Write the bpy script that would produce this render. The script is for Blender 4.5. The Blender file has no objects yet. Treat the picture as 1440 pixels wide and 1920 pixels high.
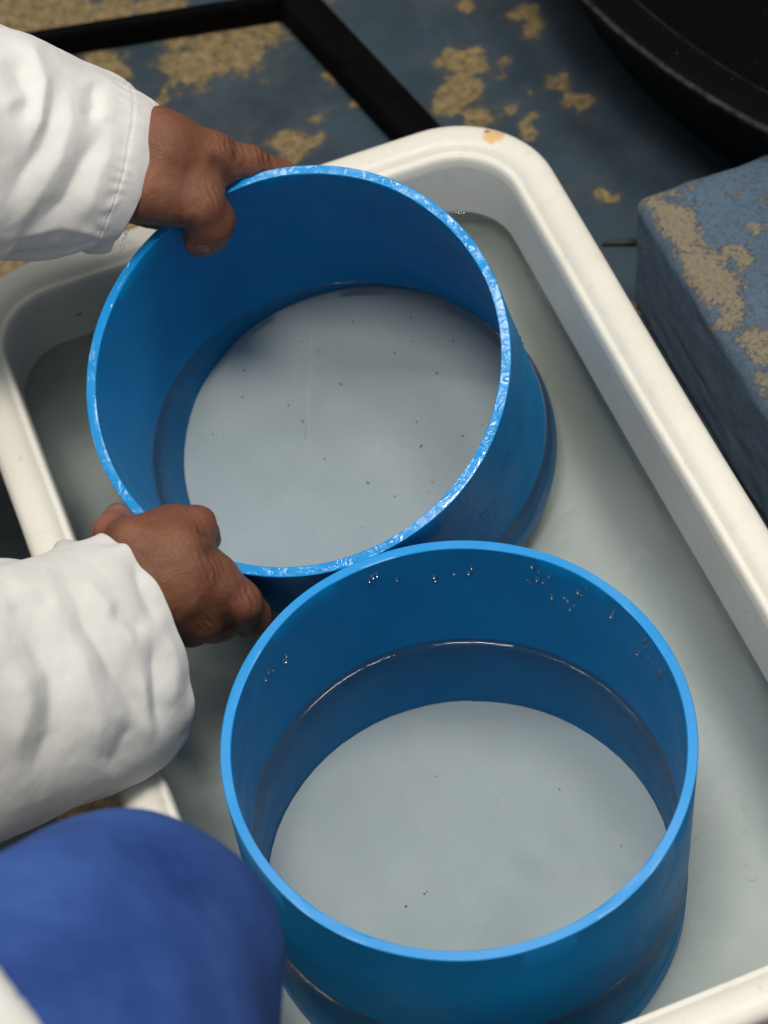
import bpy, bmesh, math, random
import numpy as np
from mathutils import Matrix, Vector

# ------------------------------------------------------------------ camera
sc = bpy.context.scene
FPX, DEP, ROLL, CAMZ = 4302.32, 0.96457, -0.11948, 1.2636      # focal length in photo pixels (1440 x 1920)
fw = np.array([0, math.cos(DEP), -math.sin(DEP)]); rx = np.array([1., 0, 0]); up0 = np.cross(rx, fw)
c_, s_ = math.cos(ROLL), math.sin(ROLL)
RIGHT = c_*rx + s_*up0; UP = -s_*rx + c_*up0; CAM = np.array([0, 0, CAMZ])
cd = bpy.data.cameras.new('camera'); co = bpy.data.objects.new('camera', cd); sc.collection.objects.link(co)
m = Matrix.Identity(4)
for i in range(3):
    m[i][0] = RIGHT[i]; m[i][1] = UP[i]; m[i][2] = -fw[i]; m[i][3] = CAM[i]
co.matrix_world = m
cd.sensor_fit = 'VERTICAL'; cd.sensor_height = 24; cd.sensor_width = 18; cd.lens = FPX/1920*24
cd.clip_start = .02; cd.clip_end = 60
cd.dof.use_dof = True; cd.dof.focus_distance = 1.285; cd.dof.aperture_fstop = 5.6
sc.camera = co
# ------------------------------------------------------------------ light
w = bpy.data.worlds.new('World'); sc.world = w; w.use_nodes = True
bg = w.node_tree.nodes['Background']; bg.inputs[0].default_value = (.92, .96, 1.0, 1); bg.inputs[1].default_value = .27
def area(name, loc, target, sx, sy, power, col):
    l = bpy.data.lights.new(name, 'AREA'); l.shape = 'RECTANGLE'; l.size = sx; l.size_y = sy; l.energy = power; l.color = col; l.cycles.is_caustics_light = True
    o = bpy.data.objects.new(name, l); sc.collection.objects.link(o); o.location = loc
    o.rotation_euler = (Vector(target)-Vector(loc)).to_track_quat('-Z', 'Y').to_euler()
    return o
WARM = (1, .965, .90)
area('ceiling_lamp', (.48, .88, 2.5), (.0, .76, .1), .46, .46, 19, WARM)
area('ceiling_lamp', (-.16, .38, 2.5), (.0, .74, .1), .46, .46, 29, WARM)
area('tube_lamp', (-.56, 1.02, 2.5), (.0, .80, .15), .07, 1.0, 11, (1, .97, .93))
sc.view_settings.view_transform = 'Standard'; sc.view_settings.look = 'None'
sc.view_settings.exposure = 0.0; sc.view_settings.gamma = 1.0
sc.cycles.use_denoising = True
sc.cycles.max_bounces = 7; sc.cycles.transparent_max_bounces = 16
sc.cycles.caustics_reflective = False; sc.cycles.caustics_refractive = True
sc.cycles.sample_clamp_indirect = 4

# ------------------------------------------------------------------ helpers
random.seed(4); rng = np.random.default_rng(7)
A = np.array
def ray(px, py):
    return (px-720)/FPX*RIGHT + (960-py)/FPX*UP + fw
def PZ(px, py, z):                      # point of the scene seen at a photo pixel, at height z
    d = ray(px, py); return CAM + d*((z-CAM[2])/d[2])
def PD(px, py, depth):                  # the same, at a distance along the optical axis
    return CAM + ray(px, py)*depth
def topx(X):
    q = X-CAM; z = q@fw
    return 720+FPX*(q@RIGHT)/z, 960-FPX*(q@UP)/z
PSI = .27241
EU = A([math.cos(PSI), math.sin(PSI), 0]); EV = A([-math.sin(PSI), math.cos(PSI), 0])
def uv(u, v, z): return u*EU + v*EV + A([0, 0, z])
ZW = .110                                # water level

def _hash(i, j, k, s):
    h = (i*374761393 + j*668265263 + k*2147483647 + s*974634777) & 0xffffffff
    h = ((h ^ (h >> 13))*1274126177) & 0xffffffff
    return ((h ^ (h >> 16)) & 0xffff)/65535.
def noise(X, scale, seed=0):             # value noise in [-1, 1]
    X = np.asarray(X)*scale; I = np.floor(X).astype(np.int64); F = X-I; F = F*F*(3-2*F); r = 0
    for a in (0, 1):
        for b in (0, 1):
            for c in (0, 1):
                wgt = (F[..., 0] if a else 1-F[..., 0])*(F[..., 1] if b else 1-F[..., 1])*(F[..., 2] if c else 1-F[..., 2])
                r = r + wgt*_hash(I[..., 0]+a, I[..., 1]+b, I[..., 2]+c, seed)
    return r*2-1
def fbm(X, scale, oct=4, seed=0, gain=.5):
    r = 0; a = 1
    for o in range(oct): r = r + a*noise(X, scale*2**o, seed+o*17); a *= gain
    return r

def tag(o, label=None, cat=None, group=None, kind=None):
    if label: o['label'] = label
    if cat: o['category'] = cat
    if group: o['group'] = group
    if kind: o['kind'] = kind
    return o
def obj(name, verts, faces, mat, parent=None, smooth=True, attr=None):
    me = bpy.data.meshes.new(name); me.from_pydata(np.asarray(verts, dtype=float).tolist(), [], faces.tolist() if isinstance(faces, np.ndarray) else [tuple(map(int, f)) for f in faces])
    if attr is not None:
        for k, a in attr.items():
            at = me.attributes.new(k, 'FLOAT', 'POINT'); at.data.foreach_set('value', np.asarray(a, dtype=np.float32))
    me.update()
    if smooth: me.polygons.foreach_set('use_smooth', [True]*len(me.polygons))
    me.materials.append(mat)
    o = bpy.data.objects.new(name, me); sc.collection.objects.link(o)
    if parent is not None:
        o.parent = parent; o.matrix_parent_inverse = parent.matrix_world.inverted()
    return o
def empty(name, loc):
    o = bpy.data.objects.new(name, None); sc.collection.objects.link(o); o.location = tuple(map(float, loc)); o.empty_display_size = .03
    bpy.context.view_layer.update()
    return o
def grid_faces(nr, nc, wrap=True, flip=False):
    f = []
    for i in range(nr-1):
        for j in range(nc if wrap else nc-1):
            k = (j+1) % nc; q = (i*nc+j, i*nc+k, (i+1)*nc+k, (i+1)*nc+j)
            f.append(q[::-1] if flip else q)
    return f
def sharp(o, deg=35):
    me = o.data
    try:
        bm = bmesh.new(); bm.from_mesh(me)
        for e in bm.edges:
            if len(e.link_faces) == 2 and e.calc_face_angle(0) > math.radians(deg): e.smooth = False
        bm.to_mesh(me); bm.free()
    except Exception: pass
def merge(parts):
    V = []; F = []; n = 0
    for v, f in parts:
        V.extend(v); F.extend([tuple(i+n for i in q) for q in f]); n += len(v)
    return V, F
def tube(pts, r, n=6):
    pts = [A(p, dtype=float) for p in pts]; V = []; F = []
    for i, p in enumerate(pts):
        t = pts[min(i+1, len(pts)-1)]-pts[max(i-1, 0)]; t = t/np.linalg.norm(t)
        a = np.cross(t, [0, 0, 1.]); 
        if np.linalg.norm(a) < 1e-3: a = np.cross(t, [1., 0, 0])
        a /= np.linalg.norm(a); b = np.cross(t, a); rr = r[i] if hasattr(r, '__len__') else r
        for k in range(n):
            an = 2*math.pi*k/n; V.append(p+rr*(math.cos(an)*a+math.sin(an)*b))
    F = grid_faces(len(pts), n); F.append(tuple(range(n))[::-1]); F.append(tuple((len(pts)-1)*n+k for k in range(n)))
    return V, F

# ---- implicit surfaces (for skin and cloth over a limb): one continuous mesh out of blended tapered capsules
def cap(X, a, b, ra, rb):
    a = A(a); b = A(b); d = b-a; L = d@d
    t = np.clip(((X-a)@d)/max(L, 1e-12), 0, 1)
    return np.linalg.norm(X-a-t[..., None]*d, axis=-1)-(ra+(rb-ra)*t)
def smin(a, b, k):
    h = np.clip(.5+.5*(b-a)/k, 0, 1); return b+(a-b)*h-k*h*(1-h)
def nets(fun, lo, hi, step):
    ax = [np.arange(lo[i], hi[i]+step, step) for i in range(3)]
    G = np.stack(np.meshgrid(*ax, indexing='ij'), -1); f = np.empty(G.shape[:3])
    B = 8; ci = [np.arange(0, k, B) for k in f.shape]; cen = np.stack(np.meshgrid(*[ax[i][np.minimum(ci[i]+B//2, f.shape[i]-1)] for i in range(3)], indexing='ij'), -1)
    fc = fun(cen); near = np.abs(fc) < step*B*1.45                  # only blocks near the surface are sampled finely
    for a_, b_, c_2 in np.ndindex(*near.shape):
        sl = (slice(a_*B, a_*B+B), slice(b_*B, b_*B+B), slice(c_2*B, c_2*B+B))
        f[sl] = fun(G[sl]) if near[a_, b_, c_2] else fc[a_, b_, c_2]
    nx, ny, nz = f.shape; ins = f < 0
    acc = np.zeros((nx-1, ny-1, nz-1, 3)); cnt = np.zeros((nx-1, ny-1, nz-1))
    for axis in range(3):
        s0 = [slice(None)]*3; s1 = [slice(None)]*3; s0[axis] = slice(0, -1); s1[axis] = slice(1, None)
        fa, fb = f[tuple(s0)], f[tuple(s1)]; cr = (fa < 0) != (fb < 0)
        t = np.where(cr, fa/np.where(cr, fa-fb, 1), 0)
        p = G[tuple(s0)].copy(); p[..., axis] += t*step
        o1, o2 = [k for k in range(3) if k != axis]
        for d1 in (0, 1):
            for d2 in (0, 1):
                sl = [slice(None)]*3
                sl[o1] = slice(0, -1) if d1 == 0 else slice(1, None)
                sl[o2] = slice(0, -1) if d2 == 0 else slice(1, None)
                acc += np.where(cr, 1, 0)[tuple(sl)][..., None]*p[tuple(sl)]; cnt += cr[tuple(sl)]
    act = cnt > 0; idx = -np.ones(act.shape, int); idx[act] = np.arange(act.sum()); V = acc[act]/cnt[act][:, None]
    F = []
    for axis in range(3):
        o1, o2 = [(1, 2), (2, 0), (0, 1)][axis]
        sl0 = [slice(1, -1)]*3; sl1 = [slice(1, -1)]*3; sl0[axis] = slice(0, -1); sl1[axis] = slice(1, None)
        a, b = ins[tuple(sl0)], ins[tuple(sl1)]
        for flag, rev in ((a & ~b, False), (~a & b, True)):
            I = np.argwhere(flag); 
            if len(I) == 0: continue
            off = np.ones(3, int); off[axis] = 0; I = I+off
            def cell(d1, d2):
                J = I.copy(); J[:, o1] += d1-1; J[:, o2] += d2-1; return idx[J[:, 0], J[:, 1], J[:, 2]]
            Q = np.stack([cell(0, 0), cell(1, 0), cell(1, 1), cell(0, 1)], 1)
            F.append(Q[:, ::-1] if rev else Q)
    F = np.concatenate(F); F = F[(F >= 0).all(1)]
    return V, F
def relax(V, F, n=2, lam=.5):
    E = np.concatenate([F[:, [0, 1]], F[:, [1, 2]], F[:, [2, 3]], F[:, [3, 0]]])
    for _ in range(n):
        S = np.zeros_like(V); C = np.zeros(len(V))
        np.add.at(S, E[:, 0], V[E[:, 1]]); np.add.at(S, E[:, 1], V[E[:, 0]]); np.add.at(C, E[:, 0], 1); np.add.at(C, E[:, 1], 1)
        V = V+lam*(S/np.maximum(C, 1)[:, None]-V)
    return V

# ------------------------------------------------------------------ materials
class NT:
    def __init__(s, name):
        s.m = bpy.data.materials.new(name); s.m.use_nodes = True; s.t = s.m.node_tree; s.b = s.t.nodes['Principled BSDF']; s.out = s.t.nodes['Material Output']
    def n(s, typ, **kw):
        nd = s.t.nodes.new(typ)
        for k, v in kw.items():
            if k in nd.inputs.keys(): 
                s.link(v, nd.inputs[k]) if isinstance(v, bpy.types.NodeSocket) else setattr(nd.inputs[k], 'default_value', v)
            else: setattr(nd, k, v)
        return nd
    def link(s, a, b): s.t.links.new(a, b)
    def coord(s): return s.n('ShaderNodeTexCoord').outputs['Object']
    def noise(s, scale, detail=4, rough=.55, vec=None, dist=0):
        nd = s.n('ShaderNodeTexNoise'); nd.inputs['Scale'].default_value = scale; nd.inputs['Detail'].default_value = detail
        nd.inputs['Roughness'].default_value = rough; nd.inputs['Distortion'].default_value = dist
        s.link(vec if vec is not None else s.coord(), nd.inputs['Vector']); return nd.outputs['Fac']
    def math(s, op, a, b=None, c=None, clamp=False):
        nd = s.n('ShaderNodeMath'); nd.operation = op; nd.use_clamp = clamp
        for i, v in enumerate((a, b, c)):
            if v is None: continue
            if isinstance(v, bpy.types.NodeSocket): s.link(v, nd.inputs[i])
            else: nd.inputs[i].default_value = v
        return nd.outputs[0]
    def ramp(s, fac, stops):
        nd = s.n('ShaderNodeValToRGB'); s.link(fac, nd.inputs[0]); e = nd.color_ramp.elements
        while len(e) < len(stops): e.new(.5)
        for k, (p, c) in enumerate(stops):
            e[k].position = p; e[k].color = (c, c, c, 1) if not hasattr(c, '__len__') else (*c, 1)
        return nd.outputs[0]
    def mix(s, fac, a, b, blend='MIX'):
        nd = s.n('ShaderNodeMix'); nd.data_type = 'RGBA'; nd.blend_type = blend
        for sock, v in ((nd.inputs[0], fac), (nd.inputs[6], a), (nd.inputs[7], b)):
            if isinstance(v, bpy.types.NodeSocket): s.link(v, sock)
            else: sock.default_value = v if not hasattr(v, '__len__') else (*v[:3], 1)
        return nd.outputs[2]
    def bump(s, h, strength=.3, dist=.001, normal=None):
        nd = s.n('ShaderNodeBump'); nd.inputs['Strength'].default_value = strength; nd.inputs['Distance'].default_value = dist
        s.link(h, nd.inputs['Height'])
        if normal is not None: s.link(normal, nd.inputs['Normal'])
        return nd.outputs[0]
    def set(s, **kw):
        for k, v in kw.items():
            sock = s.b.inputs[k.replace('_', ' ')]
            if isinstance(v, bpy.types.NodeSocket): s.link(v, sock)
            else: sock.default_value = v if not hasattr(v, '__len__') else ((*v, 1) if len(v) == 3 and sock.type == 'RGBA' else v)
        return s.m
    def attr(s, name):
        nd = s.n('ShaderNodeAttribute'); nd.attribute_name = name; return nd.outputs['Fac']
    def spot(s, p, r, sc_=300, amt=.5):            # 1 inside an irregular spot round a scene point
        geo = s.n('ShaderNodeNewGeometry').outputs['Position']
        d = s.n('ShaderNodeVectorMath'); d.operation = 'DISTANCE'; s.link(geo, d.inputs[0]); d.inputs[1].default_value = tuple(map(float, p))
        q = s.math('DIVIDE', d.outputs['Value'], r); q = s.math('ADD', q, s.math('MULTIPLY', s.math('SUBTRACT', s.noise(sc_, 4, .65, geo), .5), amt*2))
        return s.ramp(q, [(.62, 1.), (.95, 0.)])

def mat_floor():
    t = NT('floor_paint'); wear = t.attr('wear'); geo = t.n('ShaderNodeNewGeometry').outputs['Position']
    f = t.math('ADD', wear, t.math('MULTIPLY', t.math('SUBTRACT', t.noise(95, 8, .7, geo), .5), 1.0))
    mask = t.ramp(f, [(.43, 0.), (.57, 1.)])
    smear = t.ramp(f, [(.20, 0.), (.62, .55)])
    paint = t.mix(t.ramp(t.noise(14, 5, .6, geo), [(.3, 0.), (.72, 1.)]), (.020, .036, .050), (.042, .067, .090))
    paint = t.mix(t.ramp(t.noise(420, 3, .6, geo), [(.60, 0.), (.75, .35)]), paint, (.08, .10, .12))
    paint = t.mix(t.math('MULTIPLY', smear, t.noise(60, 6, .75, geo)), paint, (.15, .115, .060))
    stone = t.mix(t.ramp(t.noise(120, 6, .75, geo), [(.3, 0.), (.7, 1.)]), (.065, .044, .020), (.34, .245, .115))
    col = t.mix(mask, paint, stone)
    wet = t.attr('wet')
    col = t.mix(wet, col, t.mix(1., col, (.28, .27, .24), 'MULTIPLY'))
    h = t.math('ADD', t.math('MULTIPLY', mask, -.6), t.math('MULTIPLY', t.noise(500, 5, .7, geo), .6))
    rough = t.math('SUBTRACT', t.math('ADD', t.math('MULTIPLY', mask, .25), .52), t.math('MULTIPLY', wet, .3))
    return t.set(Base_Color=col, Roughness=rough, Specular_IOR_Level=.35, Normal=t.bump(h, .55, .0012))
def mat_block():
    t = NT('block_paint'); wear = t.attr('wear'); geo = t.n('ShaderNodeNewGeometry').outputs['Position']
    f = t.math('ADD', wear, t.math('MULTIPLY', t.math('SUBTRACT', t.noise(62, 9, .76, geo, .4), .5), 2.3))
    f2 = t.math('ADD', t.math('MULTIPLY', wear, .9), t.math('MULTIPLY', t.math('SUBTRACT', t.noise(330, 5, .7, geo), .5), 2.2))
    mask = t.math('MAXIMUM', t.ramp(f, [(.485, 0.), (.515, 1.)]), t.ramp(f2, [(.60, 0.), (.64, 1.)]))
    mask = t.math('MULTIPLY', mask, t.ramp(t.math('SUBTRACT', f2, t.math('MULTIPLY', wear, .5)), [(.03, 0.), (.07, 1.)]))
    paint = t.mix(t.noise(30, 5, .6, geo), (.095, .155, .225), (.155, .230, .315))
    paint = t.mix(t.ramp(t.noise(900, 3, .7, geo), [(.62, 0.), (.74, .5)]), paint, (.32, .38, .44))
    stone = t.mix(t.noise(420, 6, .75, geo), (.17, .135, .08), (.50, .43, .31))
    stone = t.mix(t.ramp(t.noise(1500, 2, .6, geo), [(.66, 0.), (.75, .8)]), stone, (.7, .66, .58))
    grit = t.noise(380, 4, .8, geo); paint = t.mix(t.ramp(grit, [(.36, .55), (.50, 0.)]), paint, (.030, .048, .078)); stone = t.mix(t.ramp(grit, [(.36, .5), (.50, 0.)]), stone, (.10, .075, .045))
    paint = t.mix(t.ramp(grit, [(.56, 0.), (.72, .5)]), paint, (.24, .31, .40))
    h = t.math('ADD', t.math('MULTIPLY', mask, -.5), t.math('MULTIPLY', t.noise(520, 7, .8, geo), 1.3))
    return t.set(Base_Color=t.mix(mask, paint, stone), Roughness=.5, Specular_IOR_Level=.45, Normal=t.bump(h, 1.0, .0018))
def mat_tray():
    t = NT('white_plastic'); geo = t.n('ShaderNodeNewGeometry').outputs['Position']
    col = t.mix(t.ramp(t.noise(9, 5, .6, geo), [(.35, 0.), (.75, 1.)]), (.79, .755, .665), (.70, .665, .575))
    col = t.mix(t.ramp(t.noise(60, 6, .7, geo), [(.56, 0.), (.72, .35)]), col, (.55, .53, .46))
    v = t.n('ShaderNodeTexVoronoi'); v.inputs['Scale'].default_value = 95; t.link(geo, v.inputs['Vector'])
    sep = t.n('ShaderNodeSeparateColor'); t.link(v.outputs['Color'], sep.inputs[0])
    sp = t.math('MULTIPLY', t.math('LESS_THAN', v.outputs['Distance'], t.math('MULTIPLY', sep.outputs[1], .085)), t.math('GREATER_THAN', sep.outputs[0], .93))
    col = t.mix(t.math('MULTIPLY', sp, .85), col, (.035, .03, .025))
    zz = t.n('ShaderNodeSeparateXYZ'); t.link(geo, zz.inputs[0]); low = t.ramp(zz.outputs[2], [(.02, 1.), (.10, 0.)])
    film = t.ramp(t.noise(10, 4, .6, geo), [(.35, 0.), (.70, 1.)])
    col = t.mix(t.math('MULTIPLY', low, t.math('ADD', t.math('MULTIPLY', film, .20), .62)), col, (.70, .775, .745))  # paler tint below the water level paints in the water's milky haze
    glare_streaks = t.ramp(t.noise(30, 5, .65, geo, .3), [(.58, 0.), (.72, 1.)]); col = t.mix(t.math('MULTIPLY', low, t.math('MULTIPLY', glare_streaks, .5)), col, (.90, .90, .87))  # whitish streaks painted on the tray bottom in place of caustics and glare
    scuff = t.ramp(t.noise(120, 7, .8, geo, .8), [(.58, 0.), (.70, .6)]); col = t.mix(scuff, col, (.50, .46, .38))
    st = t.spot(PZ(925, 256, .163), .0085, 260, .55)
    col = t.mix(t.math('MULTIPLY', st, .8), col, (.70, .40, .10))
    st2 = t.spot(PZ(913, 248, .163), .0028, 500, .4)
    col = t.mix(t.math('MULTIPLY', st2, .8), col, (.42, .16, .02))
    h = t.noise(260, 5, .6, geo)
    sc_ = t.n('ShaderNodeMapping'); t.link(geo, sc_.inputs[0]); sc_.inputs['Rotation'].default_value = (0, 0, -PSI); sc_.inputs['Scale'].default_value = (1, .06, 1)
    scr = t.ramp(t.noise(420, 3, .6, sc_.outputs[0]), [(.62, 0.), (.75, 1.)])
    return t.set(Base_Color=col, Roughness=t.ramp(t.noise(25, 4, .6, geo), [(.3, .30), (.7, .50)]), Specular_IOR_Level=.4,
                 Normal=t.bump(t.math('ADD', h, t.math('MULTIPLY', scr, .25)), .10, .0008))
def mat_blue(name, wet):
    t = NT(name); oc = t.coord()
    col = t.mix(t.ramp(t.noise(18, 5, .6, oc), [(.3, 0.), (.75, 1.)]), (.001, .190, .47), (.002, .238, .565))
    col = t.mix(t.ramp(t.noise(160, 4, .7, oc), [(.62, 0.), (.8, .25)]), col, (.05, .24, .50))
    mp = t.n('ShaderNodeMapping'); t.link(oc, mp.inputs[0]); mp.inputs['Scale'].default_value = (.35, .35, 9)
    scr = t.ramp(t.noise(60, 5, .75, mp.outputs[0], .5), [(.60, 0.), (.72, .10)]); col = t.mix(scr, col, (.10, .33, .62))
    scf = t.ramp(t.noise(70, 7, .8, oc, 1.0), [(.60, 0.), (.74, .16)]); col = t.mix(scf, col, (.12, .34, .60))
    r = t.ramp(t.noise(40, 4, .6, oc), [(.3, .30), (.7, .46)])
    b = t.bump(t.noise(900, 4, .6, oc), .10, .0004)
    rim = t.attr('rim')
    if wet:                                      # film of water on the rim: beads and streaks
        rimtop = rim
        film = t.math('MULTIPLY', t.ramp(t.noise(95, 3, .55, oc, 2.2), [(.42, 0.), (.58, 1.)]), t.ramp(t.noise(17, 3, .6, oc), [(.40, .12), (.58, 1.)]))
        sx = t.n('ShaderNodeSeparateXYZ'); t.link(t.n('ShaderNodeNewGeometry').outputs['Position'], sx.inputs[0])
        film = t.math('MULTIPLY', film, t.ramp(t.math('ADD', sx.outputs[0], .5), [(.40, .35), (.53, 1.)]))
        b = t.bump(t.math('MULTIPLY', t.math('ADD', film, t.math('MULTIPLY', t.noise(300, 2, .5, oc), .18)), rimtop), .46, .0012, b)
        r = t.mix(t.math('MULTIPLY', rimtop, film), r, (.03, .03, .03))
        r = t.mix(t.math('MULTIPLY', rimtop, .75), r, (.05, .05, .05))
    col = t.mix(t.math('MULTIPLY', rim, .55), col, (.020, .30, .74))     # flat rim top is mixed towards a lighter blue
    return t.set(Base_Color=col, Roughness=r, Specular_IOR_Level=t.math('ADD', t.math('MULTIPLY', rim, .50), .03), Normal=b)
def mat_screen():
    t = NT('nylon_screen'); oc = t.coord()
    col = t.mix(t.ramp(t.noise(16, 5, .6, oc), [(.3, 0.), (.7, 1.)]), (.62, .685, .675), (.71, .765, .745))
    col = t.mix(t.ramp(t.noise(1300, 2, .6, oc), [(.35, 0.), (.65, .30)]), col, (.50, .55, .545))
    return t.set(Base_Color=col, Roughness=.7, Specular_IOR_Level=.2, Normal=t.bump(t.noise(30, 3, .5, oc), .12, .002))
def mat_water():
    t = NT('cloudy_water')
    gl = t.n('ShaderNodeBsdfGlass'); gl.inputs['IOR'].default_value = 1.33; gl.inputs['Roughness'].default_value = 0; gl.inputs['Color'].default_value = (.975, .992, .992, 1)
    t.link(gl.outputs[0], t.out.inputs['Surface']); return t.m
def mat_meniscus(haze=0., rough=.03):
    t = NT('water_edge')
    fr = t.n('ShaderNodeFresnel'); fr.inputs['IOR'].default_value = 1.4
    tr = t.n('ShaderNodeBsdfTransparent'); tr.inputs[0].default_value = (.97, .985, .98, 1)
    gl = t.n('ShaderNodeBsdfGlossy'); gl.inputs['Roughness'].default_value = rough
    df = t.n('ShaderNodeBsdfDiffuse'); df.inputs[0].default_value = (.25, .50, .78, 1)
    m1 = t.n('ShaderNodeMixShader'); m1.inputs[0].default_value = haze; t.link(tr.outputs[0], m1.inputs[1]); t.link(df.outputs[0], m1.inputs[2])
    m2 = t.n('ShaderNodeMixShader'); t.link(fr.outputs[0], m2.inputs[0]); t.link(m1.outputs[0], m2.inputs[1]); t.link(gl.outputs[0], m2.inputs[2])
    t.link(m2.outputs[0], t.out.inputs['Surface']); return t.m
def mat_skin():
    t = NT('brown_skin'); geo = t.n('ShaderNodeNewGeometry').outputs['Position']
    col = t.mix(t.ramp(t.noise(38, 5, .6, geo), [(.3, 0.), (.7, 1.)]), (.150, .055, .028), (.225, .090, .046))
    col = t.mix(t.ramp(t.noise(700, 3, .6, geo), [(.45, 0.), (.7, .25)]), col, (.13, .05, .028))
    pale = t.attr('pale'); col = t.mix(pale, col, (.38, .16, .11))
    kn = t.attr('knuckle'); col = t.mix(t.math('MULTIPLY', kn, .45), col, (.13, .040, .022))
    crease = t.attr('crease'); col = t.mix(t.math('MULTIPLY', crease, .55), col, (.075, .028, .016))
    v = t.n('ShaderNodeTexVoronoi'); v.inputs['Scale'].default_value = 1100; v.feature = 'DISTANCE_TO_EDGE'; t.link(geo, v.inputs['Vector'])
    h = t.math('ADD', t.math('MULTIPLY', v.outputs['Distance'], 1.0), t.math('MULTIPLY', t.noise(200, 6, .68, geo, .6), 1.8))
    return t.set(Base_Color=col, Roughness=.44, Specular_IOR_Level=.38, Subsurface_Weight=.12, Subsurface_Radius=(.006, .0025, .0014), Subsurface_Scale=.6,
                 Normal=t.bump(h, .5, .0009))
def mat_cloth(name, c1, c2, sheen=.1, stain=None, rough=.85):
    t = NT(name); geo = t.n('ShaderNodeNewGeometry').outputs['Position']
    col = t.mix(t.ramp(t.noise(11, 5, .6, geo), [(.3, 0.), (.72, 1.)]), c1, c2)
    for p, r, c, k in (stain or []):
        col = t.mix(t.math('MULTIPLY', t.spot(p, r, 160, .6), k), col, c)
    h = t.math('ADD', t.math('MULTIPLY', t.noise(1500, 3, .6, geo), .5), t.math('MULTIPLY', t.noise(130, 5, .6, geo), 1.2))
    return t.set(Base_Color=col, Roughness=rough, Specular_IOR_Level=.15, Sheen_Weight=sheen, Normal=t.bump(h, .3, .0010))
def mat_plain(name, c1, c2, rough, scale=60, bump=.2, spec=.4):
    t = NT(name); geo = t.n('ShaderNodeNewGeometry').outputs['Position']
    col = t.mix(t.ramp(t.noise(scale, 5, .65, geo), [(.35, 0.), (.7, 1.)]), c1, c2)
    return t.set(Base_Color=col, Roughness=rough, Specular_IOR_Level=spec, Normal=t.bump(t.noise(scale*8, 4, .6, geo), bump, .0008))
def mat_tub():
    t = NT('black_plastic'); geo = t.n('ShaderNodeNewGeometry').outputs['Position']
    col = t.mix(t.ramp(t.noise(520, 3, .6, geo), [(.67, 0.), (.74, 1.)]), (.0015, .0015, .0018), (.05, .047, .043))
    edge = t.attr('edge'); col = t.mix(t.math('MULTIPLY', edge, t.ramp(t.noise(90, 5, .7, geo), [(.35, .25), (.6, 1.)])), col, (.060, .057, .052))  # highlight along the rim edges, painted into the colour
    return t.set(Base_Color=col, Roughness=.5, Specular_IOR_Level=.06, Normal=t.bump(t.noise(400, 4, .6, geo), .2, .0008))

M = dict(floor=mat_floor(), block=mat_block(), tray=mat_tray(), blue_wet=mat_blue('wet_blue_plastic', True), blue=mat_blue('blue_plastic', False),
         screen=mat_screen(), water=mat_water(), edge=mat_meniscus(), skin=mat_skin(), tub=mat_tub(),
         frame=mat_plain('black_enamel', (.001, .001, .0012), (.003, .0028, .0028), .6, 40, .2, .05),
         nail=mat_plain('fingernail', (.235, .105, .070), (.29, .14, .10), .3, 90, .1, .5),
         speck=mat_plain('dark_specks', (.02, .018, .015), (.07, .06, .05), .7),
         thin_line=mat_plain('pale_line', (.86, .86, .84), (.92, .92, .90), .8),
         bubble=mat_plain('pale_bubbles', (.66, .68, .66), (.8, .82, .8), .35),
         sliver=mat_plain('near_black', (.012, .014, .010), (.03, .032, .02), .6))

# ------------------------------------------------------------------ floor
def axis_grid(lo, hi, step, far):
    return np.concatenate([-np.geomspace(far, -lo+.12, 10) if lo < 0 else np.linspace(-far, lo-.1, 10), np.arange(lo, hi, step), np.geomspace(hi+.08, far, 10)])
gx = axis_grid(-.36, .52, .0045, 5); gy = np.concatenate([np.linspace(-4, .30, 10), np.arange(.36, 1.50, .0045), np.geomspace(1.6, 6, 10)])
XX, YY = np.meshgrid(gx, gy, indexing='xy'); FP = np.stack([XX, YY, 0*XX], -1).reshape(-1, 3)
blobs = [(850,112,26),(890,122,34),(935,132,26),(955,118,14),(880,172,26),(845,192,30),(870,160,22),(905,222,26),(955,198,18),(990,166,13),(1048,148,22),(1084,182,18),(1062,120,10),(1000,222,18),
         (985,28,26),(1002,55,20),(868,8,14),(840,70,8),(992,248,20),(1205,575,16),(1142,362,10),
         (40,20,70),(130,20,60),(215,30,55),(300,25,55),(60,110,40),(395,95,62),(455,80,62),(350,125,52),(500,60,48),(330,70,40),(190,112,26),(222,130,24),(305,180,12),(550,275,34),(585,262,24),(630,140,16),(420,40,40),(600,215,14),(660,200,12),(255,255,20),(20,500,50),
         (215,1500,60),(150,1480,60),(265,430,40)]
wear = .20+.16*fbm(FP, 22, 4, 3)
bl = np.zeros(len(FP)); warp = FP + .006*np.stack([fbm(FP, 70, 3, 11), fbm(FP, 70, 3, 12), 0*FP[:, 0]], 1)
for x, y, r in blobs:
    p = PZ(x, y, 0); rr = r/2600*1.05
    q = (warp-p)[:, :2]; d = np.hypot(q[:, 0], q[:, 1]*.8)/rr
    bl = np.maximum(bl, np.clip(1.25-.75*d, 0, 1))
wear = wear + .52*bl
lf = np.clip((-FP[:, 0]+.0)/.2, 0, 1); wear += .15*lf
wet = np.clip(1.3-np.linalg.norm((FP-PZ(15, 960, 0)), axis=1)/.07, 0, 1)
o = obj('floor', FP, grid_faces(len(gy), len(gx), False), M['floor'], attr={'wear': wear, 'wet': wet}); tag(o, 'blue painted concrete floor with tan worn patches', kind='structure')

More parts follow.
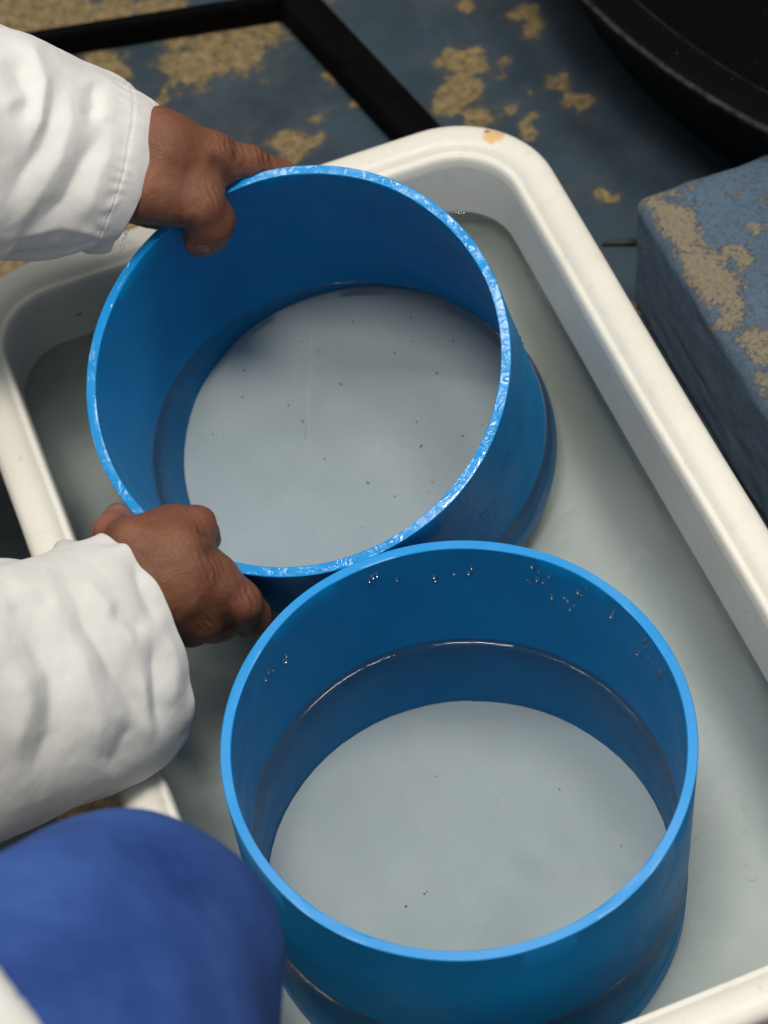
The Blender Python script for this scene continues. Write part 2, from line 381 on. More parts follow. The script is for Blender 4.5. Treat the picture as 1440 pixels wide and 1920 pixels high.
# ------------------------------------------------------------------ tray
U0, U1, V0, V1, ZR = .0055, .4037, .371, 1.0105, .1638
def rrect(ins, z, rad, n=14):
    u0, u1, v0, v1 = U0+ins, U1-ins, V0+ins, V1-ins; pts = []
    for cu, cv, a0 in ((u1-rad, v1-rad, 0), (u0+rad, v1-rad, 90), (u0+rad, v0+rad, 180), (u1-rad, v0+rad, 270)):
        for k in range(n+1):
            a = math.radians(a0+90*k/n); pts.append(uv(cu+rad*math.cos(a), cv+rad*math.sin(a), z))
        # straight side
        nx = {0: (u0+rad, v1), 90: (u0, v0+rad), 180: (u1-rad, v0), 270: (u1, v1-rad)}[a0]
        a = math.radians(a0+90); su, sv = cu+rad*math.cos(a), cv+rad*math.sin(a)
        for k in range(1, 12): pts.append(uv(su+(nx[0]-su)*k/12, sv+(nx[1]-sv)*k/12, z))
    return pts
prof_rim = [(.012, ZR-.022, .058), (.0015, ZR-.020, .066), (0, ZR-.016, .067), (0, ZR-.006, .067), (.0012, ZR-.0024, .066), (.004, ZR-.0004, .063), (.009, ZR+.0006, .058), (.015, ZR+.0002, .052), (.0200, ZR-.0016, .047),
            (.0222, ZR-.0042, .045), (.0236, ZR-.0050, .044), (.0249, ZR-.0046, .043), (.0262, ZR-.0052, .042), (.0274, ZR-.0080, .041), (.0282, ZR-.013, .040)]
prof_basin = [(.0282, ZR-.013, .040), (.0292, ZR-.030, .040), (.0300, ZW+.004, .039), (.0318, .078, .038), (.0345, .054, .037), (.0385, .034, .035), (.0440, .0195, .032), (.0520, .0100, .027), (.064, .0050, .022), (.085, .0034, .018), (.12, .0030, .014), (.19, .0030, .003)]
prof_out = [(.0135, .008, .055), (.0145, .003, .053), (.019, 0.0006, .048)]
def loft(prof, jig=0):
    V = []; 
    for ins, z, rad in prof: V += rrect(ins, z, rad)
    nc = len(V)//len(prof); V = A(V)
    if jig: V = V + jig*np.stack([fbm(V, 7, 2, 31), fbm(V, 7, 2, 32), .6*fbm(V, 7, 2, 33)], 1)
    return V, grid_faces(len(prof), nc, True)
tray = empty('tray', uv((U0+U1)/2, (V0+V1)/2, 0)); tag(tray, 'white rectangular plastic tray with rounded rim holding cloudy water', 'tray')
V, F = loft(prof_rim, .0009); obj('rim', V, F, M['tray'], tray)
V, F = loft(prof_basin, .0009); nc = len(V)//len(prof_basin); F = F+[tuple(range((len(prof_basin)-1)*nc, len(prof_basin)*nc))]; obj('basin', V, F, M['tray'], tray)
V, F = loft([(.0115, ZR-.0215, .058), (.0125, .04, .056)]+prof_out); nc = len(V)//5; F = [f[::-1] for f in F]+[tuple(range(4*nc, 5*nc))]; obj('outer_wall', V, F, M['tray'], tray)

# ------------------------------------------------------------------ water
Vw = []; rings = np.concatenate([np.linspace(.0292, .190, 62)])
for q in rings: Vw += rrect(q, ZW, max(.0398-(q-.0292)*.22, .004), 16)
nc = len(Vw)//len(rings); Vw = A(Vw); Vw[:, 2] += .00042*fbm(Vw, 26, 2, 55)
water = obj('water', Vw, grid_faces(len(rings), nc)+[tuple(range((len(rings)-1)*nc, len(rings)*nc))], M['water'], smooth=True); tag(water, 'cloudy grey green water filling the white tray', kind='structure')
def meniscus(curve, normal, h=.0026, w=.0042):
    n = len(curve); V = []; prof = [(-.0008, 1.), (.05, .68), (.11, .48), (.20, .31), (.30, .19), (.42, .10), (.58, .045), (.78, .018), (1., .010)]
    for a, b in prof:
        for p, q in zip(curve, normal): V.append(A([p[0], p[1], ZW]) + a*w*A([q[0], q[1], 0]) + A([0, 0, b*h]))
    return obj('meniscus', V, grid_faces(len(prof), n), M['edge'], water)

# ------------------------------------------------------------------ sieves
R, T = .125, .0058; RI = R-T
FC = A([.0242, .5837, .2075]); TC = A([-.0408, .8227, .2336]); TN = A([-.175, -.315, 1.]); TN /= np.linalg.norm(TN)
def frame_of(n):
    a = np.cross([0, 1., 0], n); a /= np.linalg.norm(a); return a, np.cross(n, a), n
def sieve(C, n, h, mat, label, seed):
    a, b, n = frame_of(A(n, dtype=float)); r = random.Random(seed)
    base = C-n*(h+.004); root = empty('sieve', base); tag(root, label, 'sieve', 'blue plastic sieves in the tray')
    col_h = .024
    prof = [(RI+.0002, -h-.004, 0), (RI, -h-.003, 0), (RI, -h+.0, 0), (RI, -.10, 0), (RI, -.05, 0), (RI, -.012, 0), (RI, -.0006, 0), (RI+.0005, 0, 1), (RI+.0020, 0, 1), (R-.0020, 0, 1), (R-.0005, 0, 1), (R, -.0006, 0),
            (R, -.03, 0), (R, -.08, 0), (R, -h+col_h+.001, 0), (R+.0003, -h+col_h, 0), (R+.0006, -h+col_h-.0010, 0), (R+.0007, -h+col_h-.003, 0), (R+.0007, -h-.002, 0), (R+.0003, -h-.004, 0), (RI+.0002, -h-.004, 0)]
    N = 160; V = []; rim = []
    for k, (rr, z, q) in enumerate(prof):
        for j in range(N):
            th = 2*math.pi*j/N; wob = 1+.0016*math.sin(2*th+seed)+.0009*math.sin(3*th+2*seed)
            zz = z + (.0004*math.sin(5*th+seed)+.0003*math.sin(9*th) if q > 0 else 0)
            V.append(C+rr*wob*(math.cos(th)*a+math.sin(th)*b)+zz*n); rim.append(q)
    o = obj('tube_wall', V, grid_faces(len(prof), N), mat, root, attr={'rim': rim}); sharp(o, 30)
    # taut screen, slightly sagging, glued over the lower opening
    V = [C-n*(h+.0012)]; F = []; K = 10
    for k in range(1, K+1):
        rr = (RI-.0001)*k/K
        for j in range(64):
            th = 2*math.pi*j/64; V.append(C+rr*(math.cos(th)*a+math.sin(th)*b)-n*(h+.0012*(1-(k/K)**2)))
    for j in range(64): F.append((0, 1+j, 1+(j+1) % 64))
    for k in range(K-1):
        for j in range(64): q = 1+k*64; F.append((q+j, q+64+j, q+64+(j+1) % 64, q+(j+1) % 64))
    obj('screen', V, F, M['screen'], root)
    # water line where the wall pierces the surface: circle (upright) or ellipse (leaning)
    for rr, sgn in ((RI, -1), (R, 1)):
        cur = []; nor = []
        for j in range(200):
            th = 2*math.pi*j/200; e = math.cos(th)*a+math.sin(th)*b; p0 = C+rr*e; t = (ZW-p0[2])/n[2]; p = p0+t*n; cur.append(p)
            g = e-e[2]*A([0, 0, 1]) if True else e
            g = (e-n*(e[2]/n[2])); g = A([e[0], e[1], 0]); g /= np.linalg.norm(g); nor.append(sgn*g)
        meniscus(cur, nor, .0026, .0046) if sgn < 0 else meniscus(cur, nor, .0006, .0022)
    return root, a, b, n
sF = sieve(FC, (0, 0, 1), .1990, M['blue'], 'blue plastic sieve standing upright at the front of the tray', 3)
sT = sieve(TC, TN, .1950, M['blue_wet'], 'blue plastic sieve with wet glistening rim tilted by the two hands', 8)
cur = rrect(.0303, ZW, .039, 10); cc = uv((U0+U1)/2, (V0+V1)/2, 0); nrm = []
for i, p in enumerate(cur):
    t = A(cur[(i+1) % len(cur)])-A(cur[i-1]); q = A([-t[1], t[0], 0]); q /= np.linalg.norm(q); nrm.append(q)
meniscus(cur, nrm, .0010, .004)

def drops(C, a, b, n, rad, side, items, mat, parent, seed):
    # beads of water clinging to the wall
    parts = []; rr_ = random.Random(seed)
    for th, z, s in items:
        e = math.cos(th)*a+math.sin(th)*b; tg = -math.sin(th)*a+math.cos(th)*b; c = C+rad*e+z*n; ln = rr_.uniform(1.0, 1.7)
        V = []; K = 4; L = 8
        for k in range(K):
            ph = math.pi/2*k/K
            for j in range(L):
                t = 2*math.pi*j/L; V.append(c+s*math.cos(ph)*(math.cos(t)*tg+math.sin(t)*n*ln)+side*e*s*.55*math.sin(ph))
        V.append(c+side*e*s*.55); F = grid_faces(K, L, True, side < 0)+[((K-1)*L+j, (K-1)*L+(j+1) % L, K*L) for j in range(L)]
        parts.append((V, F))
    V, F = merge(parts); o = obj('water_droplets', V, F, mat, parent); o['kind'] = 'stuff'; return o
def wall_hit(px, py, C, n, rad, far):
    d = ray(px, py); o_ = CAM-C; dp = d-(d@n)*n; op = o_-(o_@n)*n
    qa = dp@dp; qb = 2*dp@op; qc = op@op-rad*rad; dis = max(qb*qb-4*qa*qc, 0); t = (-qb+(1 if far else -1)*math.sqrt(dis))/(2*qa)
    return CAM+t*d
def wall_coord(p, C, a, b, n): q = p-C; return math.atan2(q@b, q@a), q@n
mat_drop = mat_meniscus(.14, .05); mat_drop.name = 'water_bead'
root, a, b, n = sF
px = [(700,1083),(708,1080),(690,1090),(745,1088),(816,1080),(818,1088),(850,1074),(884,1066),(880,1072),(998,1062),(1012,1072),(1008,1082),(992,1086),(1020,1090),(1030,1080),(996,1096),(1000,1064),(1026,1062),(1038,1116),(1062,1128),(1078,1134),(1060,1120),(1090,1118),(1085,1110),(1152,1145),(1154,1168),(1162,1190),(1195,1212),(1198,1222),(1215,1212),(1220,1232),(1226,1246),(1240,1272),(535,1230),(530,1238),(510,1255),(505,1262),(495,1272),(1244,1258),(1210,1200),(1100,1105),(1070,1140),(1148,1155),(1168,1198),(1235,1262)]
items = []
for x, y in px:
    th, z = wall_coord(wall_hit(x+random.uniform(-3, 3), y+random.uniform(-3, 3), FC, n, RI, True), FC, a, b, n)
    if z < -.004: items.append((th, z, random.choice((.0009, .0013, .0018, .0022))*random.uniform(.85, 1.15)))
drops(FC, a, b, n, RI, -1, items, mat_drop, root, 1)
root, a, b, n = sT
items = []
for k in range(60):
    x, y = random.choice([(980, 640), (965, 760), (940, 880), (900, 930), (890, 950), (930, 840), (860, 990), (900, 980)]); x += random.uniform(-25, 25); y += random.uniform(-30, 30)
    th, z = wall_coord(wall_hit(x, y, TC, n, R, False), TC, a, b, n)
    if -.11 < z < -.006: items.append((th, z, random.uniform(.0006, .0014)))
drops(TC, a, b, n, R, 1, items, mat_drop, root, 2)

# specks of debris lying on the screens, a thin pale line on the tilted one, bubbles on the tray bottom
def specks(name, label, pts, n, mat, size, parent=None, elong=1.8, seed=0):
    r = random.Random(seed); parts = []
    for p in pts:
        s = r.uniform(*size); t = A([r.gauss(0, 1), r.gauss(0, 1), 0]); t -= (t@n)*n; t /= np.linalg.norm(t); q = np.cross(n, t); l = s*r.uniform(1, elong)
        V = [p+l*t, p+.5*l*t+.6*s*q, p-.5*l*t+.5*s*q, p-l*t, p-.5*l*t-.6*s*q, p+.5*l*t-.5*s*q, p+.5*s*n]
        parts.append((V, [(i, (i+1) % 6, 6) for i in range(6)]+[(5, 4, 3, 2, 1, 0)]))
    V, F = merge(parts); o = obj(name, V, F, mat, parent, smooth=False); o['kind'] = 'stuff'
    if label: o['label'] = label
    return o
def on_plane(px, py, P0, n, lift=.0006, wet=True):
    d = ray(px, py); o_ = CAM
    if wet:
        o_ = PZ(px, py, ZW); d = d/np.linalg.norm(d); h = A([d[0], d[1], 0])/1.33; d = h-A([0, 0, math.sqrt(1-h@h)])
    t = ((P0-o_)@n)/(d@n); return o_+t*d+lift*n
tpx = [(663,603),(740,662),(770,595),(775,640),(905,655),(400,815),(455,745),(362,752),(420,815),(440,690),(540,760),(905,798),(870,815),(868,818),(810,905),(690,905),(720,840),(560,640),(640,720),(610,860),(820,700),(590,1000),(680,990),(500,930),(740,930),(850,640),(600,660),(470,870)]
tpx += [(random.uniform(420, 880), random.uniform(600, 1000)) for _ in range(8)]
specks('debris_specks', None, [on_plane(x, y, TC-.1957*TN, TN) for x, y in tpx], TN, M['speck'], (.00028, .00075), sT[0], 2.2, 5)
fpx = [(818,1456),(957,1413),(800,1672),(795,1676),(700,1520),(1165,1585),(1095,1620),(620,1570),(760,1700),(930,1500),(1050,1480),(680,1640)]
specks('debris_specks', None, [on_plane(x, y, FC-A([0, 0, .1995]), A([0, 0, 1.])) for x, y in fpx], A([0, 0, 1.]), M['speck'], (.00018, .0006), sF[0], 2., 6)
V, F = tube([on_plane(x, y, TC-.1957*TN, TN, .0005) for x, y in ((586, 590), (583, 640), (580, 700), (576, 760), (574, 822))], .00045, 5)
obj('pale_line', V, F, M['thin_line'], sT[0])
tp = [(x+random.uniform(-14, 14), y+random.uniform(-14, 14)) for x, y in [(1325,1370),(1340,1395),(1352,1430),(1372,1440),(1390,1440),(1380,1425),(1330,1420),(1105,895),(1120,905),(1135,1000),(1060,900),(1000,960),(1210,1070),(1350,1400),(1362,1415)] for _ in (0, 1)]
up_ = A([0, 0, 1.])
o = specks('bubbles', 'tiny pale bubbles on the tray bottom right of the sieves', [on_plane(x, y, A([0, 0, .0036]), up_) for x, y in tp], up_, M['bubble'], (.0006, .0018), None, 1.5, 7); o['category'] = 'bubbles'
o = specks('black_specks', 'tiny black specks stuck on the tray wall and rim', [on_plane(147, 588, uv(0, V1-.033, .12), -EV, .0006, False)], -EV, M['speck'], (.0011, .0014), None, 2., 9); o['category'] = 'dirt'

# ------------------------------------------------------------------ concrete block, black tub, frame, sliver
def rough_block(u0, u1, v0, v1, z0, z1, step=.0035):
    bm = bmesh.new(); bmesh.ops.create_cube(bm, size=1)
    for v in bm.verts: v.co = Vector(((u0+u1)/2+v.co.x*(u1-u0), (v0+v1)/2+v.co.y*(v1-v0), (z0+z1)/2+v.co.z*(z1-z0)))
    bmesh.ops.bevel(bm, geom=bm.edges[:]+bm.verts[:], offset=.010, segments=5, affect='EDGES', profile=.5)
    for axis, lo, hi in ((0, u0, u1), (1, v0, v1), (2, z0, z1)):
        for k in np.arange(lo+.012, hi-.012, step):
            co_ = [0, 0, 0]; co_[axis] = k; no = [0, 0, 0]; no[axis] = 1
            bmesh.ops.bisect_plane(bm, geom=bm.verts[:]+bm.edges[:]+bm.faces[:], plane_co=co_, plane_no=no)
    bm.normal_update()
    L = A([v.co[:] for v in bm.verts]); Nn = A([v.normal[:] for v in bm.verts]); F = [tuple(v.index for v in f.verts) for f in bm.faces]; bm.free()
    return L, Nn, F
u0, u1, v0, v1, z1 = .4610, .640, .50, .9415, .1115
L, Nn, F = rough_block(u0, u1, v0, v1, 0, z1)
side = np.clip(-Nn[:, 0], 0, 1); top = np.clip(Nn[:, 2], 0, 1)
disp = .0008*fbm(L, 55, 2, 41)+.0005*noise(L, 140, 42)
joint = np.abs(L[:, 2]-(.040+.004*noise(L, 30, 5)))
disp -= side*.0016*np.exp(-(joint/.0022)**2)*np.clip(.5+noise(L, 25, 9), 0, 1)
L2 = L+Nn*disp[:, None]; L2[:, 2] = np.where(L[:, 2] < .002, L[:, 2]+.0005, L2[:, 2])
du = L[:, 0]-u0; dv = v1-L[:, 1]
bw = .34+.20*fbm(L, 26, 4, 44)
bw += .30*np.exp(-((du-.014)/.016)**2)*top*np.clip(.8+.7*noise(L, 22, 45), 0, 1.3)
def bblob(x, y, r, k=.5):
    global bw
    p = PZ(x, y, z1); q = A([p@EU, p@EV]); d = np.hypot(L[:, 0]-q[0], L[:, 1]-q[1])/(r/2700); bw += k*np.clip(1.2-d, 0, 1)*top
for x, y, r in ((1330, 500, 70), (1390, 470, 40), (1300, 520, 50), (1420, 430, 40), (1370, 540, 40), (1430, 640, 40), (1345, 610, 35), (1415, 730, 40), (1440, 500, 50), (1260, 420, 40)): bblob(x, y, r, .26)
bw -= .35*np.exp(-((du-.042)/.012)**2)*top*np.clip(noise(L, 40, 46)+.3, 0, 1)
bw -= .22*side
bw += .5*side*np.exp(-(np.hypot(L[:, 1]-.905, L[:, 2]-.018)/.008)**2)
W3 = A([uv(*p) for p in L2])
o = obj('concrete_block', W3, F, M['block'], attr={'wear': bw}); tag(o, 'rough concrete block with flaking blue paint beside the tray', 'block')

tc = A([.655, 1.417, 0]); TR = .525; TZ = .140
N = 200; prof = [(.40, .004, 0), (.455, .006, 0), (.47, .02, 0), (TR-.026, TZ-.03, 0), (TR-.022, TZ-.016, 0), (TR-.004, TZ-.014, 0), (TR, TZ-.010, 0), (TR, TZ-.0035, .1), (TR-.0012, TZ-.0008, 1), (TR-.0040, TZ, .0), (TR-.026, TZ+.001, 0), (TR-.030, TZ-.0005, .35), (TR-.034, TZ-.006, 0), (TR-.055, .03, 0), (.445, .016, 0), (.3, .012, 0)]
V = []; ed = []
for rr, z, q in prof:
    for j in range(N): th = 2*math.pi*j/N; V.append(tc+A([rr*math.cos(th), rr*math.sin(th), z])); ed.append(q)
F = grid_faces(len(prof), N)+[tuple(range((len(prof)-1)*N, len(prof)*N)), tuple(range(N))[::-1]]
tubo = obj('tub', V, F, M['tub'], attr={'edge': ed}); tag(tubo, 'large round black tub with pale-edged rim at the upper right', 'tub')

def bar(name, p, q, wid, z0, z1, parent):
    p = A(p); q = A(q); d = q-p; Ld = np.linalg.norm(d); d = d/Ld; s = A([-d[1], d[0]]); bm = bmesh.new(); bmesh.ops.create_cube(bm, size=1)
    for v in bm.verts: v.co = Vector((*(p+d*(v.co.x+.5)*Ld+s*v.co.y*wid), z0+(v.co.z+.5)*(z1-z0)))
    bmesh.ops.bevel(bm, geom=bm.edges[:], offset=.002, segments=2, affect='EDGES'); V = [v.co[:] for v in bm.verts]; F = [tuple(v.index for v in f.verts) for f in bm.faces]; bm.free()
    o = obj(name, V, F, M['frame'], parent); sharp(o, 40); return o
fr = empty('metal_frame', (-.02, 1.33, 0)); tag(fr, 'black metal bars of a floor frame behind the tray', 'frame')
zt = .022
def mid(a, b): return (PZ(*a, zt)[:2]+PZ(*b, zt)[:2])/2
p1, p2 = mid((520, 20), (620, -5)), mid((740, 245), (820, 222)); d = p2-p1
bar('bar', p1-d*.55, p2+d*.42, .030, 0.001, zt, fr)
q1, q2 = PZ(60, 66, zt)[:2], PZ(490, -2, zt)[:2]; dq = (q2-q1)
bar('bar', q1-dq*1.2, q2+dq*.14, .013, 0.001, zt, fr)
pp = A([PZ(1128, 462, 0), PZ(1150, 459, 0), PZ(1175, 458, 0), PZ(1200, 458, 0)]); V, F = tube([p+A([0, 0, .0022]) for p in pp], [.0008, .002, .0026, .0026], 7)
o = obj('dark_sliver', V, F, M['sliver']); tag(o, 'thin dark sliver lying on the floor at the foot of the blue block', 'sliver')  # thin dark tapering tube laid along the floor

# ------------------------------------------------------------------ person: hands, sleeves, trouser knee, coat
person = empty('person', PZ(-300, 1300, 0)); tag(person, 'person in white coat and blue trousers tilting the sieve with both hands', 'person')
aT, bT, nT = frame_of(TN)
def cyl_coords(X):
    q = X-TC; ax = q@TN; rad = np.sqrt(np.maximum((q*q).sum(-1)-ax*ax, 0)); return rad, ax
def hand(name, inner, outer, body, lo_px, hi_px, d0, d1, kb, label, pale, creases, knuckles, nail=None, step=.0013):
    def caps(X, L, k):
        f = None
        for c in L:
            for i in range(len(c)-1):
                (x0, y0, z0, r0), (x1, y1, z1_, r1) = c[i], c[i+1]
                g = cap(X, PD(x0, y0, z0), PD(x1, y1, z1_), r0/FPX*z0, r1/FPX*z1_)
                f = g if f is None else smin(f, g, k)
        return f
    def fun(X):
        rad, ax = cyl_coords(X)
        fi = caps(X, inner, .006); fo = caps(X, outer, .0045); fb = caps(X, body, .012)
        below = ax-.0002
        fi = np.maximum(fi, -np.maximum(below, RI-.0002-rad))          # thumb stays inside the wall
        fo = np.maximum(fo, -np.maximum(below, rad-R-.0002))           # fingers and palm outside it
        fb = np.maximum(fb, -np.maximum(below, rad-R-.0002))
        f = smin(smin(fb, fo, .006), fi, kb)
        wall = np.maximum(np.maximum(rad-R-.0003, RI-.0003-rad), ax-.0003)
        f = np.maximum(f, -wall)
        for pl, wd, dp in creases:
            P = [PD(*q) for q in pl]; dd = None
            for i in range(len(P)-1):
                g = cap(X, P[i], P[i+1], 0, 0); dd = g if dd is None else np.minimum(dd, g)
            f = f + dp*np.exp(-(dd/wd)**2)
        return f
    corners = A([PD(x, y, z) for x in (lo_px[0], hi_px[0]) for y in (lo_px[1], hi_px[1]) for z in (d0, d1)])
    V, F = nets(fun, corners.min(0), corners.max(0), step); V = relax(V, F, 2, .45)
    kn = np.zeros(len(V))
    for (x, y, z, r) in knuckles: kn = np.maximum(kn, np.exp(-(np.linalg.norm(V-PD(x, y, z), axis=1)/r)**2))
    C0 = V.mean(0); Nv = np.zeros_like(V); fn = np.cross(V[F[:, 2]]-V[F[:, 0]], V[F[:, 3]]-V[F[:, 1]])
    for k in range(4): np.add.at(Nv, F[:, k], fn)
    Nv /= np.linalg.norm(Nv, axis=1)[:, None]+1e-12
    rad, axx = cyl_coords(V); free = np.clip(np.maximum(np.maximum(np.abs(rad-(R+RI)/2)-T/2, axx)/.002-.4, 0), 0, 1)
    V = V+Nv*(free*(.0007*fbm(V, 55, 3, 71)+kn*.0005*np.sin(1900*(V@RIGHT)+700*(V@UP)+3*noise(V, 160, 72))))[:, None]
    pal = np.zeros(len(V)); cr = np.zeros(len(V))
    for (x, y, z, r) in pale: pal = np.maximum(pal, np.clip(1.3-np.linalg.norm(V-PD(x, y, z), axis=1)/r, 0, 1))
    for pl, wd, dp in creases:
        P = [PD(*q) for q in pl]
        for i in range(len(P)-1): cr = np.maximum(cr, np.exp(-(np.maximum(cap(V, P[i], P[i+1], 0, 0)-dp*.5, 0)/(wd*1.3))**2))
    o = obj(name, V, F, M['skin'], person, attr={'pale': pal*.8, 'crease': np.clip(cr, 0, 1), 'knuckle': kn}); o['label'] = label
    if nail:
        x, y, dx, dy, ln, wd_ = nail; qx, qy = topx(V); vis = (Nv@(CAM-C0) > 0)
        k = np.argmin(np.where(vis, np.hypot(qx-x, qy-y), 1e9)); ctr, nn = V[k], Nv[k]
        t1 = dx*RIGHT-dy*UP; t1 -= (t1@nn)*nn; t1 /= np.linalg.norm(t1); t2 = np.cross(nn, t1); q = V-ctr
        sel = np.abs((q@t1)/ln)**2.4+np.abs((q@t2)/wd_)**2.4 < 1; sel &= (np.abs(q@nn) < .006) & (Nv@nn > .1)
        fs = F[sel[F].all(1)]; idx = np.unique(fs); mp = -np.ones(len(V), int); mp[idx] = np.arange(len(idx))
        if len(idx) > 8:
            a_ = np.abs((q@t1)/ln)**2.4+np.abs((q@t2)/wd_)**2.4
            Vn = V[idx]+Nv[idx]*(.0007*np.clip(1-a_[idx], 0, 1)**.3-.0001)[:, None]; obj('nail', Vn, mp[fs], M['nail'], o)
    return o

up_body = [[(60, 290, 1.322, 58), (200, 300, 1.340, 60), (300, 284, 1.338, 74), (392, 290, 1.346, 42)], [(250, 340, 1.334, 62), (300, 366, 1.343, 55)], [(240, 372, 1.352, 46), (298, 398, 1.388, 34)], [(300, 300, 1.365, 58), (380, 300, 1.378, 44)], [(370, 325, 1.344, 36), (424, 322, 1.351, 24)]]
up_inner = [[(275, 352, 1.332, 58), (372, 378, 1.340, 46), (394, 412, 1.352, 43), (386, 437, 1.362, 40), (373, 456, 1.366, 26)]]
up_outer = [[(392, 288, 1.346, 40), (468, 304, 1.358, 31), (530, 330, 1.376, 27), (575, 362, 1.398, 24)], [(385, 300, 1.378, 36), (460, 318, 1.396, 31), (520, 345, 1.416, 27), (560, 375, 1.436, 24)],
            [(372, 310, 1.402, 34), (440, 330, 1.424, 29), (495, 358, 1.444, 25), (530, 385, 1.46, 23)], [(352, 322, 1.420, 30), (405, 345, 1.444, 26), (450, 372, 1.462, 22), (475, 395, 1.474, 20)]]
up_cr = [([(404, 302, 1.332), (420, 318, 1.336), (430, 338, 1.344)], .0030, .0018), ([(350, 426, 1.335), (364, 410, 1.325), (384, 398, 1.318)], .0018, .0020), ([(338, 420, 1.335), (341, 398, 1.322), (350, 376, 1.316)], .0013, .0010), ([(326, 420, 1.335), (328, 400, 1.322)], .0011, .0007), ([(366, 470, 1.36), (385, 462, 1.355), (405, 458, 1.352)], .0012, .0005),
         ([(438, 254, 1.345), (444, 278, 1.338), (438, 306, 1.345)], .0022, .0014), ([(492, 282, 1.355), (496, 302, 1.35)], .0012, .0009), ([(480, 276, 1.355), (485, 302, 1.35)], .0011, .0008), ([(504, 288, 1.36), (508, 304, 1.352)], .0011, .0007)]
hand('left_hand', up_inner, up_outer, up_body, (60, 170), (640, 520), 1.26, 1.50, .010, 'brown left hand with thumb hooked inside the tilted rim', [(290, 430, 1.38, .012)], up_cr, [(405, 385, 1.325, .011), (440, 275, 1.335, .010), (498, 292, 1.352, .008)], (380, 466, -.45, .9, .0052, .0046))
lo_body = [[(60, 1200, 1.215, 62), (200, 1140, 1.262, 62), (325, 1055, 1.272, 76), (398, 1092, 1.278, 52)], [(330, 1110, 1.275, 80), (372, 1140, 1.285, 62)], [(212, 1000, 1.286, 40), (222, 968, 1.306, 25)]]
lo_inner = [[(250, 1022, 1.268, 56), (320, 990, 1.281, 42), (368, 988, 1.284, 36), (384, 1000, 1.296, 25), (392, 1012, 1.315, 22)]]
lo_outer = [[(398, 1085, 1.278, 48), (448, 1128, 1.284, 40), (470, 1154, 1.306, 37), (474, 1160, 1.335, 30)], [(372, 1120, 1.284, 60), (398, 1158, 1.296, 44), (410, 1166, 1.325, 36), (425, 1160, 1.350, 30)],
            [(345, 1130, 1.290, 56), (362, 1166, 1.312, 44), (375, 1168, 1.345, 34), (392, 1160, 1.366, 28)], [(310, 1130, 1.296, 50), (322, 1162, 1.322, 38), (338, 1162, 1.352, 30), (355, 1154, 1.370, 25)]]
lo_cr = [([(380, 965, 1.262), (376, 985, 1.258), (388, 1010, 1.268)], .0022, .0008), ([(410, 1022, 1.274), (398, 1030, 1.264), (386, 1034, 1.260)], .0030, .0016), ([(432, 1172, 1.268), (408, 1138, 1.254), (380, 1112, 1.246)], .0028, .0016), ([(434, 1182, 1.285), (424, 1156, 1.268), (412, 1134, 1.258)], .0034, .0038), ([(200, 984, 1.28), (225, 978, 1.278), (245, 966, 1.282)], .0018, .0012), ([(350, 1105, 1.24), (345, 1150, 1.25)], .004, -.0006)]
hand('right_hand', lo_inner, lo_outer, lo_body, (60, 905), (540, 1260), 1.15, 1.40, .008, 'brown right hand gripping the near side of the tilted rim', [(222, 962, 1.295, .011), (205, 985, 1.285, .010)], lo_cr, [(385, 978, 1.262, .008), (400, 1080, 1.255, .011), (462, 1130, 1.268, .010), (392, 1160, 1.27, .009)])

def catmull(P, n):
    P = A(P, dtype=float); k = len(P); out = []
    for t in np.linspace(0, k-1-1e-9, n):
        i = int(t); f = t-i; p0, p1_, p2_, p3 = P[max(i-1, 0)], P[i], P[min(i+1, k-1)], P[min(i+2, k-1)]
        out.append(.5*((2*p1_)+(-p0+p2_)*f+(2*p0-5*p1_+4*p2_-p3)*f*f+(-p0+3*p1_-3*p2_+p3)*f**3))
    return A(out)
def seg_dist(x, y, pl):
    d = np.full(x.shape, 1e9); s = np.zeros(x.shape); acc = 0.
    for (x0, y0), (x1, y1) in zip(pl[:-1], pl[1:]):
        dx, dy = x1-x0, y1-y0; l = math.hypot(dx, dy); t = np.clip(((x-x0)*dx+(y-y0)*dy)/(l*l), 0, 1); e = np.hypot(x-x0-t*dx, y-y0-t*dy)
        s = np.where(e < d, acc+t*l, s); d = np.minimum(d, e); acc += l
    return d, np.clip(np.minimum(s, acc-s)/(.30*acc), 0, 1)
